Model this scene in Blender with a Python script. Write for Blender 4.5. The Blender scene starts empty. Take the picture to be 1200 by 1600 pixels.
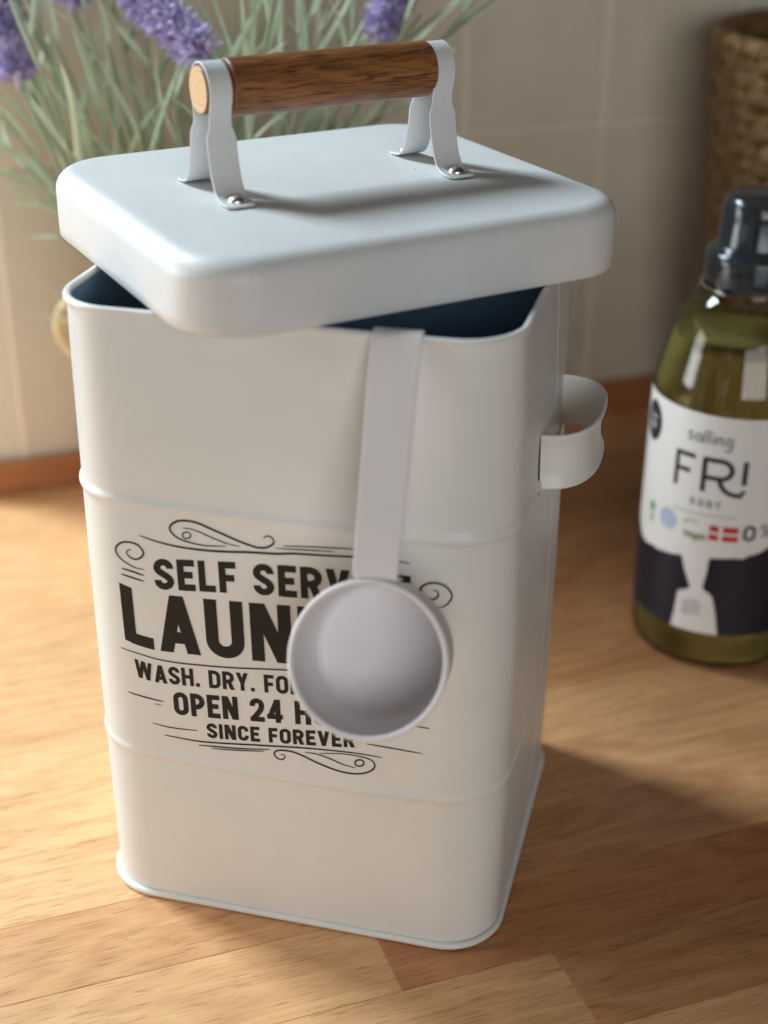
import bpy, math, random
from mathutils import Vector, Matrix
random.seed(7)
PI = math.pi
SC = bpy.context.scene
COL = SC.collection

# ------------------------------------------------------------------ camera
cam_d = bpy.data.cameras.new('camera')
cam = bpy.data.objects.new('camera', cam_d)
COL.objects.link(cam)
CR = Vector((0.96832729, 0.24963865, 0.00477533))
CU = Vector((-0.11741113, 0.43838229, 0.89108675))
CF = Vector((-0.22035628, 0.8634243, -0.45380789))
CP = Vector((0.145767624, -0.497356462, 0.410976191))
m = Matrix.Identity(4)
for i in range(3):
    m[i][0] = CR[i]; m[i][1] = CU[i]; m[i][2] = -CF[i]; m[i][3] = CP[i]
cam.matrix_world = m
cam_d.sensor_fit = 'HORIZONTAL'
cam_d.sensor_width = 36.0
cam_d.lens = 36.0 * 2276.0 / 1200.0
cam_d.clip_start = 0.01
cam_d.clip_end = 50
cam_d.dof.use_dof = True
cam_d.dof.focus_distance = 0.55
cam_d.dof.aperture_fstop = 7.2
SC.camera = cam

# ------------------------------------------------------------------ light
world = bpy.data.worlds.new('World')
SC.world = world
world.use_nodes = True
bg = world.node_tree.nodes['Background']
bg.inputs[0].default_value = (0.50, 0.46, 0.42, 1)
bg.inputs[1].default_value = 0.07


def area(name, loc, target, sx, sy, power, col):
    d = bpy.data.lights.new(name, 'AREA')
    d.shape = 'RECTANGLE'; d.size = sx; d.size_y = sy
    d.energy = power; d.color = col
    o = bpy.data.objects.new(name, d)
    COL.objects.link(o)
    o.location = loc
    o.rotation_euler = (Vector(target) - Vector(loc)).to_track_quat('-Z', 'Y').to_euler()
    return o


area('window_light', (-1.15, 0.352, 1.25), (0.0, 0.0, 0.10), 0.34, 0.46, 34.0, (0.78, 0.92, 1.0))
area('left_room_light', (-0.84, -0.18, 0.29), (-0.05, 0.1, 0.06), 0.40, 0.40, 4.6, (0.97, 0.98, 0.96))  # added fill lamp, brightens the wall and worktop on the left
area('room_light', (0.80, -1.75, 0.55), (0.0, 0.0, 0.12), 1.2, 0.8, 14.0, (0.99, 0.98, 0.96))

SC.view_settings.view_transform = 'Standard'
SC.view_settings.look = 'None'
SC.view_settings.exposure = 0.12
SC.view_settings.gamma = 1.0
SC.render.engine = 'CYCLES'
SC.cycles.use_denoising = True
SC.cycles.max_bounces = 7
SC.cycles.use_adaptive_sampling = True
SC.cycles.adaptive_threshold = 0.02
SC.cycles.transparent_max_bounces = 12
SC.cycles.caustics_reflective = False
SC.cycles.caustics_refractive = False

# ------------------------------------------------------------------ helpers


def clamp(x, a=0., b=1.): return max(a, min(b, x))


def tag(o, label=None, cat=None, group=None, kind=None):
    if label: o['label'] = label
    if cat: o['category'] = cat
    if group: o['group'] = group
    if kind: o['kind'] = kind
    return o


def empty(name, loc=(0, 0, 0), rz=0.0, parent=None):
    o = bpy.data.objects.new(name, None)
    COL.objects.link(o)
    o.location = loc; o.rotation_euler = (0, 0, rz)
    o.empty_display_size = 0.02
    if parent: o.parent = parent
    return o


class MB:
    def __init__(self):
        self.v = []; self.f = []

    def add(self, vs, fs):
        b = len(self.v)
        self.v += [tuple(p) for p in vs]
        self.f += [tuple(b + i for i in f) for f in fs]

    def loft(self, rings, closed=True, cap0=False, cap1=False):
        n = len(rings[0]); vs = [p for r in rings for p in r]; fs = []
        for k in range(len(rings) - 1):
            for i in range(n if closed else n - 1):
                j = (i + 1) % n
                fs.append((k * n + i, k * n + j, (k + 1) * n + j, (k + 1) * n + i))
        if cap0: fs.append(tuple(range(n))[::-1])
        if cap1: fs.append(tuple((len(rings) - 1) * n + i for i in range(n)))
        self.add(vs, fs)

    def tube(self, path, r, seg=8, closed=False, cap=True):
        n = len(path); P = [Vector(p) for p in path]; rings = []
        up = None
        for i in range(n):
            if closed: t = (P[(i + 1) % n] - P[i - 1])
            else: t = P[min(i + 1, n - 1)] - P[max(i - 1, 0)]
            t.normalize()
            if up is None:
                up = Vector((0, 0, 1)) if abs(t.z) < 0.9 else Vector((1, 0, 0))
            a = (up - t * up.dot(t)).normalized(); b = t.cross(a); up = a
            rr_ = r[i] if isinstance(r, (list, tuple)) else r
            rings.append([P[i] + (a * math.cos(q) + b * math.sin(q)) * rr_ for q in [2 * PI * k / seg for k in range(seg)]])
        if closed: rings.append(rings[0])
        self.loft(rings, True, cap and not closed, cap and not closed)

    def lathe(self, prof, seg=48, cx=0, cy=0):
        rings = [[(cx + r * math.cos(2 * PI * k / seg), cy + r * math.sin(2 * PI * k / seg), z) for k in range(seg)] for r, z in prof]
        self.loft(rings)

    def box(self, x0, x1, y0, y1, z0, z1):
        self.add([(x0, y0, z0), (x1, y0, z0), (x1, y1, z0), (x0, y1, z0), (x0, y0, z1), (x1, y0, z1), (x1, y1, z1), (x0, y1, z1)],
                 [(3, 2, 1, 0), (4, 5, 6, 7), (0, 1, 5, 4), (1, 2, 6, 5), (2, 3, 7, 6), (3, 0, 4, 7)])

    def mesh(self, name, mat, smooth=True):
        me = bpy.data.meshes.new(name)
        me.from_pydata(self.v, [], self.f)
        me.materials.append(mat)
        if smooth:
            me.polygons.foreach_set('use_smooth', [True] * len(me.polygons))
        me.update()
        return me

    def build(self, name, mat, parent=None, smooth=True, angle=None, loc=None):
        o = bpy.data.objects.new(name, self.mesh(name, mat, smooth))
        COL.objects.link(o)
        if parent: o.parent = parent
        if loc: o.location = loc
        if smooth and angle:
            o.data.set_sharp_from_angle(angle=math.radians(angle))
        return o


def link(name, me, parent=None, loc=None, rot=None, scale=None):
    o = bpy.data.objects.new(name, me)
    COL.objects.link(o)
    if parent: o.parent = parent
    if loc is not None: o.location = loc
    if rot is not None: o.rotation_euler = rot
    if scale is not None: o.scale = scale
    return o


# ------------------------------------------------------------------ materials
def mat(name, col=(.8, .8, .8), rough=.5, metal=0.0, trans=0.0, ior=1.45, spec=.5, coat=0.0):
    mt = bpy.data.materials.new(name); mt.use_nodes = True
    b = mt.node_tree.nodes['Principled BSDF']
    b.inputs['Base Color'].default_value = (*col, 1)
    b.inputs['Roughness'].default_value = rough
    b.inputs['Metallic'].default_value = metal
    b.inputs['Transmission Weight'].default_value = trans
    b.inputs['IOR'].default_value = ior
    b.inputs['Specular IOR Level'].default_value = spec
    b.inputs['Coat Weight'].default_value = coat
    return mt


def nd(mt, typ, **kw):
    n = mt.node_tree.nodes.new(typ)
    for k, v_ in kw.items():
        if hasattr(n, k): setattr(n, k, v_)
        else: n.inputs[k].default_value = v_
    return n


def lk(mt, a, b): mt.node_tree.links.new(a, b)


def bsdf(mt): return mt.node_tree.nodes['Principled BSDF']


def add_bump(mt, height, strength, dist):
    bp = nd(mt, 'ShaderNodeBump'); bp.inputs['Strength'].default_value = strength; bp.inputs['Distance'].default_value = dist
    lk(mt, height, bp.inputs['Height']); lk(mt, bp.outputs[0], bsdf(mt).inputs['Normal'])
    return bp


def ramp(mt, fac, stops):
    r = nd(mt, 'ShaderNodeValToRGB')
    while len(r.color_ramp.elements) < len(stops): r.color_ramp.elements.new(.5)
    for e, (p, c) in zip(r.color_ramp.elements, stops):
        e.position = p; e.color = (*c, 1)
    lk(mt, fac, r.inputs[0])
    return r


def paint(name, col, rough=.42, bump=.35, scale=1500, specks=True):
    mt = mat(name, col, rough)
    tc = nd(mt, 'ShaderNodeTexCoord')
    n1 = nd(mt, 'ShaderNodeTexNoise'); n1.inputs['Scale'].default_value = scale; n1.inputs['Detail'].default_value = 3
    lk(mt, tc.outputs['Object'], n1.inputs['Vector'])
    n3 = nd(mt, 'ShaderNodeTexNoise'); n3.inputs['Scale'].default_value = 26; n3.inputs['Detail'].default_value = 2
    lk(mt, tc.outputs['Object'], n3.inputs['Vector'])
    b2 = nd(mt, 'ShaderNodeBump'); b2.inputs['Strength'].default_value = .35; b2.inputs['Distance'].default_value = .0012
    lk(mt, n3.outputs['Fac'], b2.inputs['Height'])
    b1 = add_bump(mt, n1.outputs['Fac'], bump, 0.00012)
    lk(mt, b2.outputs[0], b1.inputs['Normal'])
    # faint handling marks and a few tiny dark specks in the powder coat
    n2 = nd(mt, 'ShaderNodeTexNoise'); n2.inputs['Scale'].default_value = 22; n2.inputs['Detail'].default_value = 6; n2.inputs['Roughness'].default_value = .65
    lk(mt, tc.outputs['Object'], n2.inputs['Vector'])
    cr = ramp(mt, n2.outputs['Fac'], [(.30, tuple(c * .95 for c in col)), (.62, col)])
    if specks:
        vo = nd(mt, 'ShaderNodeTexVoronoi'); vo.inputs['Scale'].default_value = 60
        lk(mt, tc.outputs['Object'], vo.inputs['Vector'])
        lt = nd(mt, 'ShaderNodeMath', operation='LESS_THAN'); lt.inputs[1].default_value = .028
        lk(mt, vo.outputs['Distance'], lt.inputs[0])
        sp = nd(mt, 'ShaderNodeSeparateColor'); lk(mt, vo.outputs['Color'], sp.inputs[0])
        l2 = nd(mt, 'ShaderNodeMath', operation='LESS_THAN'); l2.inputs[1].default_value = .22
        lk(mt, sp.outputs[0], l2.inputs[0])
        mu = nd(mt, 'ShaderNodeMath', operation='MULTIPLY'); lk(mt, lt.outputs[0], mu.inputs[0]); lk(mt, l2.outputs[0], mu.inputs[1])
        mx = nd(mt, 'ShaderNodeMix', data_type='RGBA'); lk(mt, mu.outputs[0], mx.inputs[0]); lk(mt, cr.outputs[0], mx.inputs[6]); mx.inputs[7].default_value = (.16, .12, .09, 1)
        lk(mt, mx.outputs[2], bsdf(mt).inputs['Base Color'])
    else:
        lk(mt, cr.outputs[0], bsdf(mt).inputs['Base Color'])
    rr_ = nd(mt, 'ShaderNodeMapRange'); rr_.inputs[3].default_value = rough - .06; rr_.inputs[4].default_value = rough + .1
    lk(mt, n2.outputs['Fac'], rr_.inputs[0]); lk(mt, rr_.outputs[0], bsdf(mt).inputs['Roughness'])
    return mt


def wood(name, light, dark, rough=.38, along='x', scale=1.0, rnd=.35, pores=.5, red=None, coat=0.0, pthr=(.58, .72), gw=.50):
    mt = mat(name, light, rough, coat=coat)
    if coat: bsdf(mt).inputs['Coat Roughness'].default_value = .25
    tc = nd(mt, 'ShaderNodeTexCoord'); oi = nd(mt, 'ShaderNodeObjectInfo')
    vm = nd(mt, 'ShaderNodeVectorMath', operation='SCALE'); vm.inputs[3].default_value = 37.0
    cb = nd(mt, 'ShaderNodeCombineXYZ'); lk(mt, oi.outputs['Random'], cb.inputs[0]); lk(mt, oi.outputs['Random'], cb.inputs[1]); lk(mt, oi.outputs['Random'], cb.inputs[2])
    lk(mt, cb.outputs[0], vm.inputs[0])

    def coords(sx, sy, sz):
        mp = nd(mt, 'ShaderNodeMapping'); mp.inputs['Scale'].default_value = (sx * scale, sy * scale, sz * scale)
        lk(mt, tc.outputs['Object'], mp.inputs[0])
        ad = nd(mt, 'ShaderNodeVectorMath', operation='ADD'); lk(mt, mp.outputs[0], ad.inputs[0]); lk(mt, vm.outputs[0], ad.inputs[1])
        return ad.outputs[0]
    # broad growth bands, bent by noise into cathedral figures
    nb = nd(mt, 'ShaderNodeTexNoise'); nb.inputs['Scale'].default_value = 1.0; nb.inputs['Detail'].default_value = 2; nb.inputs['Roughness'].default_value = .45
    lk(mt, coords(5.5, 30, 30), nb.inputs['Vector'])
    mu = nd(mt, 'ShaderNodeMath', operation='MULTIPLY'); mu.inputs[1].default_value = 9.0; lk(mt, nb.outputs['Fac'], mu.inputs[0])
    fr = nd(mt, 'ShaderNodeMath', operation='PINGPONG'); fr.inputs[1].default_value = .5; lk(mt, mu.outputs[0], fr.inputs[0])
    # fine fibre streaks
    nf = nd(mt, 'ShaderNodeTexNoise'); nf.inputs['Scale'].default_value = 1.0; nf.inputs['Detail'].default_value = 5; nf.inputs['Roughness'].default_value = .6
    lk(mt, coords(26, 640, 640), nf.inputs['Vector'])
    # pores: short dark dashes
    npz = nd(mt, 'ShaderNodeTexNoise'); npz.inputs['Scale'].default_value = 1.0; npz.inputs['Detail'].default_value = 1
    lk(mt, coords(85, 1700, 1700), npz.inputs['Vector'])
    pr = nd(mt, 'ShaderNodeMapRange'); pr.inputs[1].default_value = pthr[0]; pr.inputs[2].default_value = pthr[1]; lk(mt, npz.outputs['Fac'], pr.inputs[0])
    # blotches
    nq = nd(mt, 'ShaderNodeTexNoise'); nq.inputs['Scale'].default_value = 1.0; nq.inputs['Detail'].default_value = 3
    lk(mt, coords(9, 26, 26), nq.inputs['Vector'])

    def mixv(a, wa, b, wb):
        x = nd(mt, 'ShaderNodeMath', operation='MULTIPLY'); x.inputs[1].default_value = wa; lk(mt, a, x.inputs[0])
        y = nd(mt, 'ShaderNodeMath', operation='MULTIPLY_ADD'); y.inputs[1].default_value = wb; lk(mt, b, y.inputs[0]); lk(mt, x.outputs[0], y.inputs[2])
        return y.outputs[0]
    t = mixv(fr.outputs[0], .36, nf.outputs['Fac'], gw)
    t = mixv(t, 1.0, nq.outputs['Fac'], .35)
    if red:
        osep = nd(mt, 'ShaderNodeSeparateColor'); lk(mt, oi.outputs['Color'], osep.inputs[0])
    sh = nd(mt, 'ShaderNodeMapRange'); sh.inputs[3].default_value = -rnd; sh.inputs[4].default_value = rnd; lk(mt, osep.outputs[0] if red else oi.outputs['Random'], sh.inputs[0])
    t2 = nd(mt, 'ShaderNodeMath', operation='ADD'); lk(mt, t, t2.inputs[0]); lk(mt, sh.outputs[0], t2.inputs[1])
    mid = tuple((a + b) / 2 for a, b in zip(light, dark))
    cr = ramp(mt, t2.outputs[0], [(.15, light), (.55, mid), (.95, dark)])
    out = cr.outputs[0]
    if red:
        # some staves are redder than their neighbours
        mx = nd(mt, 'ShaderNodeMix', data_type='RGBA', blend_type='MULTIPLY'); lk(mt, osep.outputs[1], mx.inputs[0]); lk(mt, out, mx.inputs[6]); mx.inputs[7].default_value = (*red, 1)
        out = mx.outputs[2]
    pm = nd(mt, 'ShaderNodeMath', operation='MULTIPLY'); pm.inputs[1].default_value = pores; lk(mt, pr.outputs[0], pm.inputs[0])
    mx = nd(mt, 'ShaderNodeMix', data_type='RGBA', blend_type='MULTIPLY'); lk(mt, pm.outputs[0], mx.inputs[0]); lk(mt, out, mx.inputs[6]); mx.inputs[7].default_value = (.35, .28, .22, 1)
    lk(mt, mx.outputs[2], bsdf(mt).inputs['Base Color'])
    add_bump(mt, nf.outputs['Fac'], .12, .0003)
    rg = nd(mt, 'ShaderNodeMapRange'); rg.inputs[3].default_value = rough - .05; rg.inputs[4].default_value = rough + .14; lk(mt, nf.outputs['Fac'], rg.inputs[0]); lk(mt, rg.outputs[0], bsdf(mt).inputs['Roughness'])
    return mt


M = {}
M['paint'] = paint('white_powder_coat', (.725, .732, .712), rough=.36)
M['lidpaint'] = paint('white_lid_powder_coat', (.68, .69, .69), rough=.40, bump=.8, scale=620)
M['navy'] = paint('dark_blue_inner_coat', (.20, .36, .52), rough=.5, specks=False)  # white paint inside the tin, its bluish shade put into the colour
M['scoop'] = paint('white_scoop_coat', (.80, .775, .79), rough=.48)
M['ink'] = mat('black_print_ink', (.008, .009, .0085), .6)
M['dark'] = mat('slot_shadow_gap', (.012, .012, .014), .8)
M['steel'] = mat('nickel_rivet', (.80, .78, .73), .30, 1.0)
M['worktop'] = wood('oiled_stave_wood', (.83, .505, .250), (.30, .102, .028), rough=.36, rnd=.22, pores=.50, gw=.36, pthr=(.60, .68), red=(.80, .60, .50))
M['upstand'] = wood('oiled_upstand_wood', (.50, .22, .095), (.28, .10, .036), rough=.35, rnd=.05, pores=.3)
M['bar'] = wood('acacia_handle_wood', (.54, .225, .070), (.060, .019, .006), rough=.42, scale=1.25, rnd=.12, pores=1.0, pthr=(.52, .62))
M['barend'] = mat('pale_wood_end_grain', (.66, .43, .23), .6)
M['tile'] = mat('beige_glazed_tile', (.56, .49, .40), .22)
M['grout'] = mat('pale_grout', (.76, .70, .60), .9)
M['core'] = mat('worktop_core_wood', (.16, .09, .05), .8)

mt = M['barend']
tc = nd(mt, 'ShaderNodeTexCoord'); n1 = nd(mt, 'ShaderNodeTexNoise'); n1.inputs['Scale'].default_value = 1400; n1.inputs['Detail'].default_value = 2
lk(mt, tc.outputs['Object'], n1.inputs['Vector'])
lk(mt, ramp(mt, n1.outputs['Fac'], [(.35, (.40, .22, .10)), (.52, (.70, .47, .26))]).outputs[0], bsdf(mt).inputs['Base Color'])
mt = M['tile']
tc = nd(mt, 'ShaderNodeTexCoord'); oi = nd(mt, 'ShaderNodeObjectInfo')
n1 = nd(mt, 'ShaderNodeTexNoise'); n1.inputs['Scale'].default_value = 30; n1.inputs['Detail'].default_value = 4
lk(mt, tc.outputs['Object'], n1.inputs['Vector'])
lk(mt, ramp(mt, n1.outputs['Fac'], [(.3, (.65, .59, .49)), (.7, (.69, .63, .53))]).outputs[0], bsdf(mt).inputs['Base Color'])
n2 = nd(mt, 'ShaderNodeTexNoise'); n2.inputs['Scale'].default_value = 18; lk(mt, tc.outputs['Object'], n2.inputs['Vector']); add_bump(mt, n2.outputs['Fac'], .1, .002)

# ------------------------------------------------------------------ the setting
WN = Vector((-0.55756131, 0.83013577, 0)); WE = Vector((0.83013577, 0.55756131, 0))
WANG = math.atan2(WE.y, WE.x)


def WP(e, n, z): return WE * e + WN * n + Vector((0, 0, z))


core = MB(); core.box(-.80, 1.15, -.40, .42, -.038, -.0202)
wt = core.build('worktop', M['core'], None, False)
wt.rotation_euler = (0, 0, WANG)
tag(wt, kind='structure')


def stave_mesh(L, Wd):
    c = .00016; h = .020
    b = MB()
    def rg(o, z): return [(-L / 2 + o, -Wd / 2 + o, z), (L / 2 - o, -Wd / 2 + o, z), (L / 2 - o, Wd / 2 - o, z), (-L / 2 + o, Wd / 2 - o, z)]
    g = .00004
    b.loft([rg(g, -h), rg(g, -c), rg(g + c, 0)], True, True, True)
    return b.mesh('stave', M['worktop'], False)


SW = .0415
# each stave's own tone and redness, with light painted in left and shade right: (row, right of the tin) -> tone, redness
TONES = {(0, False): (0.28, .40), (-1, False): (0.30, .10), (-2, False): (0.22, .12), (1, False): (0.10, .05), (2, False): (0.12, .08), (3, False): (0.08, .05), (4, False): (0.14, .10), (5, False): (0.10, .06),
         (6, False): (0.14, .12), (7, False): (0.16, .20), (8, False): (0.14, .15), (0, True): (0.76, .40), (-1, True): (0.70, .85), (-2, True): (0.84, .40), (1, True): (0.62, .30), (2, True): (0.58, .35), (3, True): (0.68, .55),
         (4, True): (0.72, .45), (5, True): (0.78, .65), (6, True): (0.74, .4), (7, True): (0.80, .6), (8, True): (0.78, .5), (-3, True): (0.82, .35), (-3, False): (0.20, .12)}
lens = [.29, .37, .46, .55]
SM = {L: stave_mesh(L, SW) for L in lens}
rs = random.Random(21)
for k in range(-8, 11):
    n0 = -.0290 + (k) * SW; nc = n0 - SW / 2       # row between n0-SW and n0
    if n0 - SW > .40: continue
    e = -.78 + rs.uniform(-.25, 0)
    seq = []
    while e < 1.12:
        L = rs.choice(lens); seq.append((e, L)); e += L
    # one end joint in each row lies under or behind the tin; the row in front of it shows its joint
    je = {-2: .0503, -1: -.012, 0: .002}.get(k, .03 + .02 * ((k * 7) % 3 - 1) if k > 0 else rs.uniform(-.3, .3))
    best = min(seq, key=lambda q: abs(q[0] - je)); d = je - best[0]
    seq = [(a + d, L) for a, L in seq]
    if seq[0][0] > -.72: seq.insert(0, (seq[0][0] - .55, .55))
    for a, L in seq:
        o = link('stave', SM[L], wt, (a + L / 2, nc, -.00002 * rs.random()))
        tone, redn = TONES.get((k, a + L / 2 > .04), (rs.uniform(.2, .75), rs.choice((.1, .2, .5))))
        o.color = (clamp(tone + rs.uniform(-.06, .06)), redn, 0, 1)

# wall: grout bed and one object for each tile
b = MB(); b.box(-.132, 1.15, .3768, .41, -.02, .46)
wall = b.build('wall', M['grout'], None, False)
wall.rotation_euler = (0, 0, WANG)
tag(wall, kind='structure')
TP = .0985


def tile_mesh(w, h):
    b = MB(); r = .0016
    def rg(o, y): return [(-w / 2 + o, y, -h / 2 + o), (w / 2 - o, y, -h / 2 + o), (w / 2 - o, y, h / 2 - o), (-w / 2 + o, y, h / 2 - o)]
    b.loft([rg(0, .0014), rg(0, -.0002), rg(r * .35, -.0010), rg(r, -.0014)], True, False, True)
    return b.mesh('tile', M['tile'], False)


tm = tile_mesh(TP - .0030, .2030 - .0030)
rs = random.Random(5)
for j, zc in enumerate((.1015, .3045)):
    for i in range(-3, 9):
        link('tile', tm, wall, (.3025 + (i - .5) * TP, .3766 + rs.uniform(-.00015, .00015), zc), (rs.uniform(-.0015, .0015), 0, rs.uniform(-.0015, .0015)))
b = MB()
for (e0, e1) in ((-.130, 1.15),):
    c = .0012
    pr = [(.366, .0002), (.366, .0205 - c), (.366 + c, .0205), (.3745, .0205), (.3745, .0002)]
    b.loft([[(e0, y, z) for y, z in pr], [(e1, y, z) for y, z in pr]], True, True, True)
up = b.build('upstand', M['upstand'], None, False)
up.rotation_euler = (0, 0, WANG)
tag(up, kind='structure')

# ------------------------------------------------------------------ the tin
TW, TD, TH, TR = .16, .14740, .25076, .02110
Z1, Z2 = .18096, .07266
BU = .0037


def rrect(w, d, r, nc=12, ns=14):
    out = []
    cs = [(-w / 2 + r, -d / 2 + r, PI), (w / 2 - r, -d / 2 + r, 1.5 * PI), (w / 2 - r, d / 2 - r, 0), (-w / 2 + r, d / 2 - r, .5 * PI)]
    for k in range(4):
        cx, cy, a = cs[k]
        arc = [(cx + r * math.cos(a + i / nc * PI / 2), cy + r * math.sin(a + i / nc * PI / 2)) for i in range(nc + 1)]
        out += arc
        nx = cs[(k + 1) % 4]; p1 = (nx[0] + r * math.cos(nx[2]), nx[1] + r * math.sin(nx[2])); p0 = arc[-1]
        for i in range(1, ns):
            t = i / ns; out.append((p0[0] + (p1[0] - p0[0]) * t, p0[1] + (p1[1] - p0[1]) * t))
    return out




def bulge(x, y, z):
    b_ = BU * max(0, math.sin(PI * clamp(z / TH))) ** .6
    fx = max(0, 1 - (2 * x / TW) ** 2); fy = max(0, 1 - (2 * y / TD) ** 2)
    yy = y + math.copysign(1, y) * b_ * fx * clamp((abs(y) / (TD / 2) - .5) * 2)
    xx = x + math.copysign(1, x) * b_ * fy * clamp((abs(x) / (TW / 2) - .5) * 2)
    return xx, yy


def tring(off, z, bz=None):
    q = rrect(TW + 2 * off, TD + 2 * off, TR + off)
    return [(*bulge(x, y, z if bz is None else bz), z) for x, y in q]


def surf(s, z, off=0.0):
    # point on the outer wall; s runs along the perimeter from the middle of the front
    f = TW / 2 - TR; qa = TR * PI / 2; sg = 1 if s >= 0 else -1; a = abs(s)
    if a <= f: x, y, nx, ny = a, -TD / 2, 0, -1
    elif a <= f + qa:
        t = (a - f) / TR; x, y = f + TR * math.sin(t), -TD / 2 + TR - TR * math.cos(t); nx, ny = math.sin(t), -math.cos(t)
    else: x, y, nx, ny = TW / 2, -TD / 2 + TR + (a - f - qa), 1, 0
    x, y = bulge(x, y, z)
    return Vector((sg * (x + nx * off), y + ny * off, z))


tin = empty('storage_tin', (0, 0, 0))
tag(tin, 'tall white metal laundry tin with black printed lettering on its front', 'tin')


def bead(z):
    o = 0.0
    for zc, h, hw in ((Z1, .00110, .0034), (Z2, .0007, .0030)):
        u = (z - zc) / hw
        if abs(u) < 1: o += h * (math.cos(PI * u) * .5 + .5)
    return o


zs = [.0015 + i * (TH - .0015) / 40 for i in range(41)]
for zc, hw in ((Z1, .0034), (Z2, .0030)):
    zs = [z for z in zs if abs(z - zc) > hw * 1.1] + [zc + hw * i / 6 for i in range(-6, 7)]
zs.sort()
b = MB(); b.loft([tring(bead(z), z) for z in zs])
body = b.build('body', M['paint'], tin)
b = MB()
iz = [.004, .03, .07, .11, .15, .19, .22, .235, .245, TH - .0003]
b.loft([tring(-.0008, z) for z in iz], True, True, False)
b.build('inner_wall', M['navy'], tin)
b = MB(); b.tube(tring(0.0, TH, 0), .00145, 10, True)
b.build('rolled_rim', M['paint'], tin)
b = MB(); b.tube(tring(.0010, .0017, 0), .0015, 10, True)
b.loft([tring(.0011, .0006, 0), tring(-.012, .0006, 0)], True, False, True)
b.build('base_flange', M['paint'], tin)
# welded seam down the right side
b = MB()
q0 = TW / 2 - TR + TR * PI / 2
for z0, z1_ in ((.004, Z2 - .004), (Z2 + .004, Z1 - .004), (Z1 + .004, TH - .0012)):
    rings = []
    for i in range(13):
        z = z0 + (z1_ - z0) * i / 12; s = q0 + .066
        rings.append([surf(s - .0012, z, -.0002), surf(s - .0008, z, .00012), surf(s, z, .00016), surf(s + .0003, z, -.0002)])
    b.loft(rings, False)
b.build('seam', M['paint'], tin)


# strap handles through slots in the sides
def strap(side, name='side_handle'):
    y0, y1 = -.0235, .0360; zc = .1905; hh = .0106
    root_x = TW / 2 + .0026
    prof = [(-1.0, .0010), (-.96, .0014), (-.88, .0014), (-.72, .0004), (-.4, -.0003), (0, -.0004), (.4, -.0003), (.72, .0004), (.88, .0014), (.96, .0014), (1.0, .0010)]
    th = .0008
    rings = []
    N = 30
    for i in range(N + 1):
        t = i / N; a = PI * t
        yc = (y0 + y1) / 2 - (y1 - y0) / 2 * math.cos(a)
        ca = math.copysign(abs(math.cos(a)) ** .8, math.cos(a)); sa = math.sin(a) ** .72
        x = root_x - .002 + .0200 * sa
        yc = (y0 + y1) / 2 - (y1 - y0) / 2 * ca
        nx, ny = math.sin(a), -math.cos(a)
        dz = -.0005 * (1 - math.sin(a))
        outer = [(side * (x + nx * p), yc + ny * p, zc + dz + u * hh) for u, p in prof]
        inner = [(side * (x + nx * (p - th)), yc + ny * (p - th), zc + dz + u * hh) for u, p in prof][::-1]
        rings.append(outer + inner)
    bb = MB(); bb.loft(rings, True, True, True)
    h = bb.build(name, M['paint'], tin, True, 40)
    for ys, sgn in ((y0, -1), (y1, 1)):
        sb = MB(); rings = []
        for i in range(11):
            u = -1.38 + 2.40 * i / 10; z = zc + u * hh; bow = .0012 * (1 - u * u)
            s = q0 + (ys + TD / 2 - TR) + sgn * (.0014 + bow)
            w = .0014 * max(.12, (1 - abs((u + .18) / 1.22) ** 3))
            p0, p1 = surf(s - w, z, .00022), surf(s + w, z, .00022)
            rings.append([(side * p0.x, p0.y, p0.z), (side * p1.x, p1.y, p1.z)])
        sb.loft(rings, False)
        sb.build('slot', M['dark'], h, False)
    return h


strap(1)
strap(-1)

# ---- lettering and flourishes printed on the front
LAYER = [0]


def ink_strip(mb, pts, widths, fn, layer):
    n = len(pts); L = []; Rr = []
    for i in range(n):
        a = pts[max(i - 1, 0)]; c = pts[min(i + 1, n - 1)]
        dx, dz = c[0] - a[0], c[1] - a[1]; d = math.hypot(dx, dz) or 1e-9
        k = 1.0
        if 0 < i < n - 1:
            ax, az = pts[i][0] - a[0], pts[i][1] - a[1]; la = math.hypot(ax, az) or 1e-9
            cs = (ax * dx + az * dz) / (la * d); k = 1 / max(.6, cs)
        w = widths[i] * .5 * k
        nx, nz = -dz / d * w, dx / d * w
        L.append((pts[i][0] + nx, pts[i][1] + nz)); Rr.append((pts[i][0] - nx, pts[i][1] - nz))
    off = .00010 + layer * .000012
    mb.loft([[fn(*L[i], off), fn(*Rr[i], off)] for i in range(n)], False)


def resample(pts, step):
    out = [pts[0]]
    for a, c in zip(pts, pts[1:]):
        d = math.hypot(c[0] - a[0], c[1] - a[1]); k = max(1, int(math.ceil(d / step)))
        for i in range(1, k + 1): out.append((a[0] + (c[0] - a[0]) * i / k, a[1] + (c[1] - a[1]) * i / k))
    return out


def catmull(pts, k=6):
    P = [pts[0]] + list(pts) + [pts[-1]]; out = []
    for i in range(1, len(P) - 2):
        p0, p1, p2, p3 = P[i - 1], P[i], P[i + 1], P[i + 2]
        for j in range(k):
            t = j / k
            out.append(tuple(.5 * (2 * p1[c] + (p2[c] - p0[c]) * t + (2 * p0[c] - 5 * p1[c] + 4 * p2[c] - p3[c]) * t * t + (3 * p1[c] - p0[c] - 3 * p2[c] + p3[c]) * t ** 3) for c in (0, 1)))
    out.append(pts[-1]); return out


def arc(cx, cy, rx, ry, a0, a1, n=14):
    return [(cx + rx * math.cos(math.radians(a0 + (a1 - a0) * i / n)), cy + ry * math.sin(math.radians(a0 + (a1 - a0) * i / n))) for i in range(n + 1)]


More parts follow.
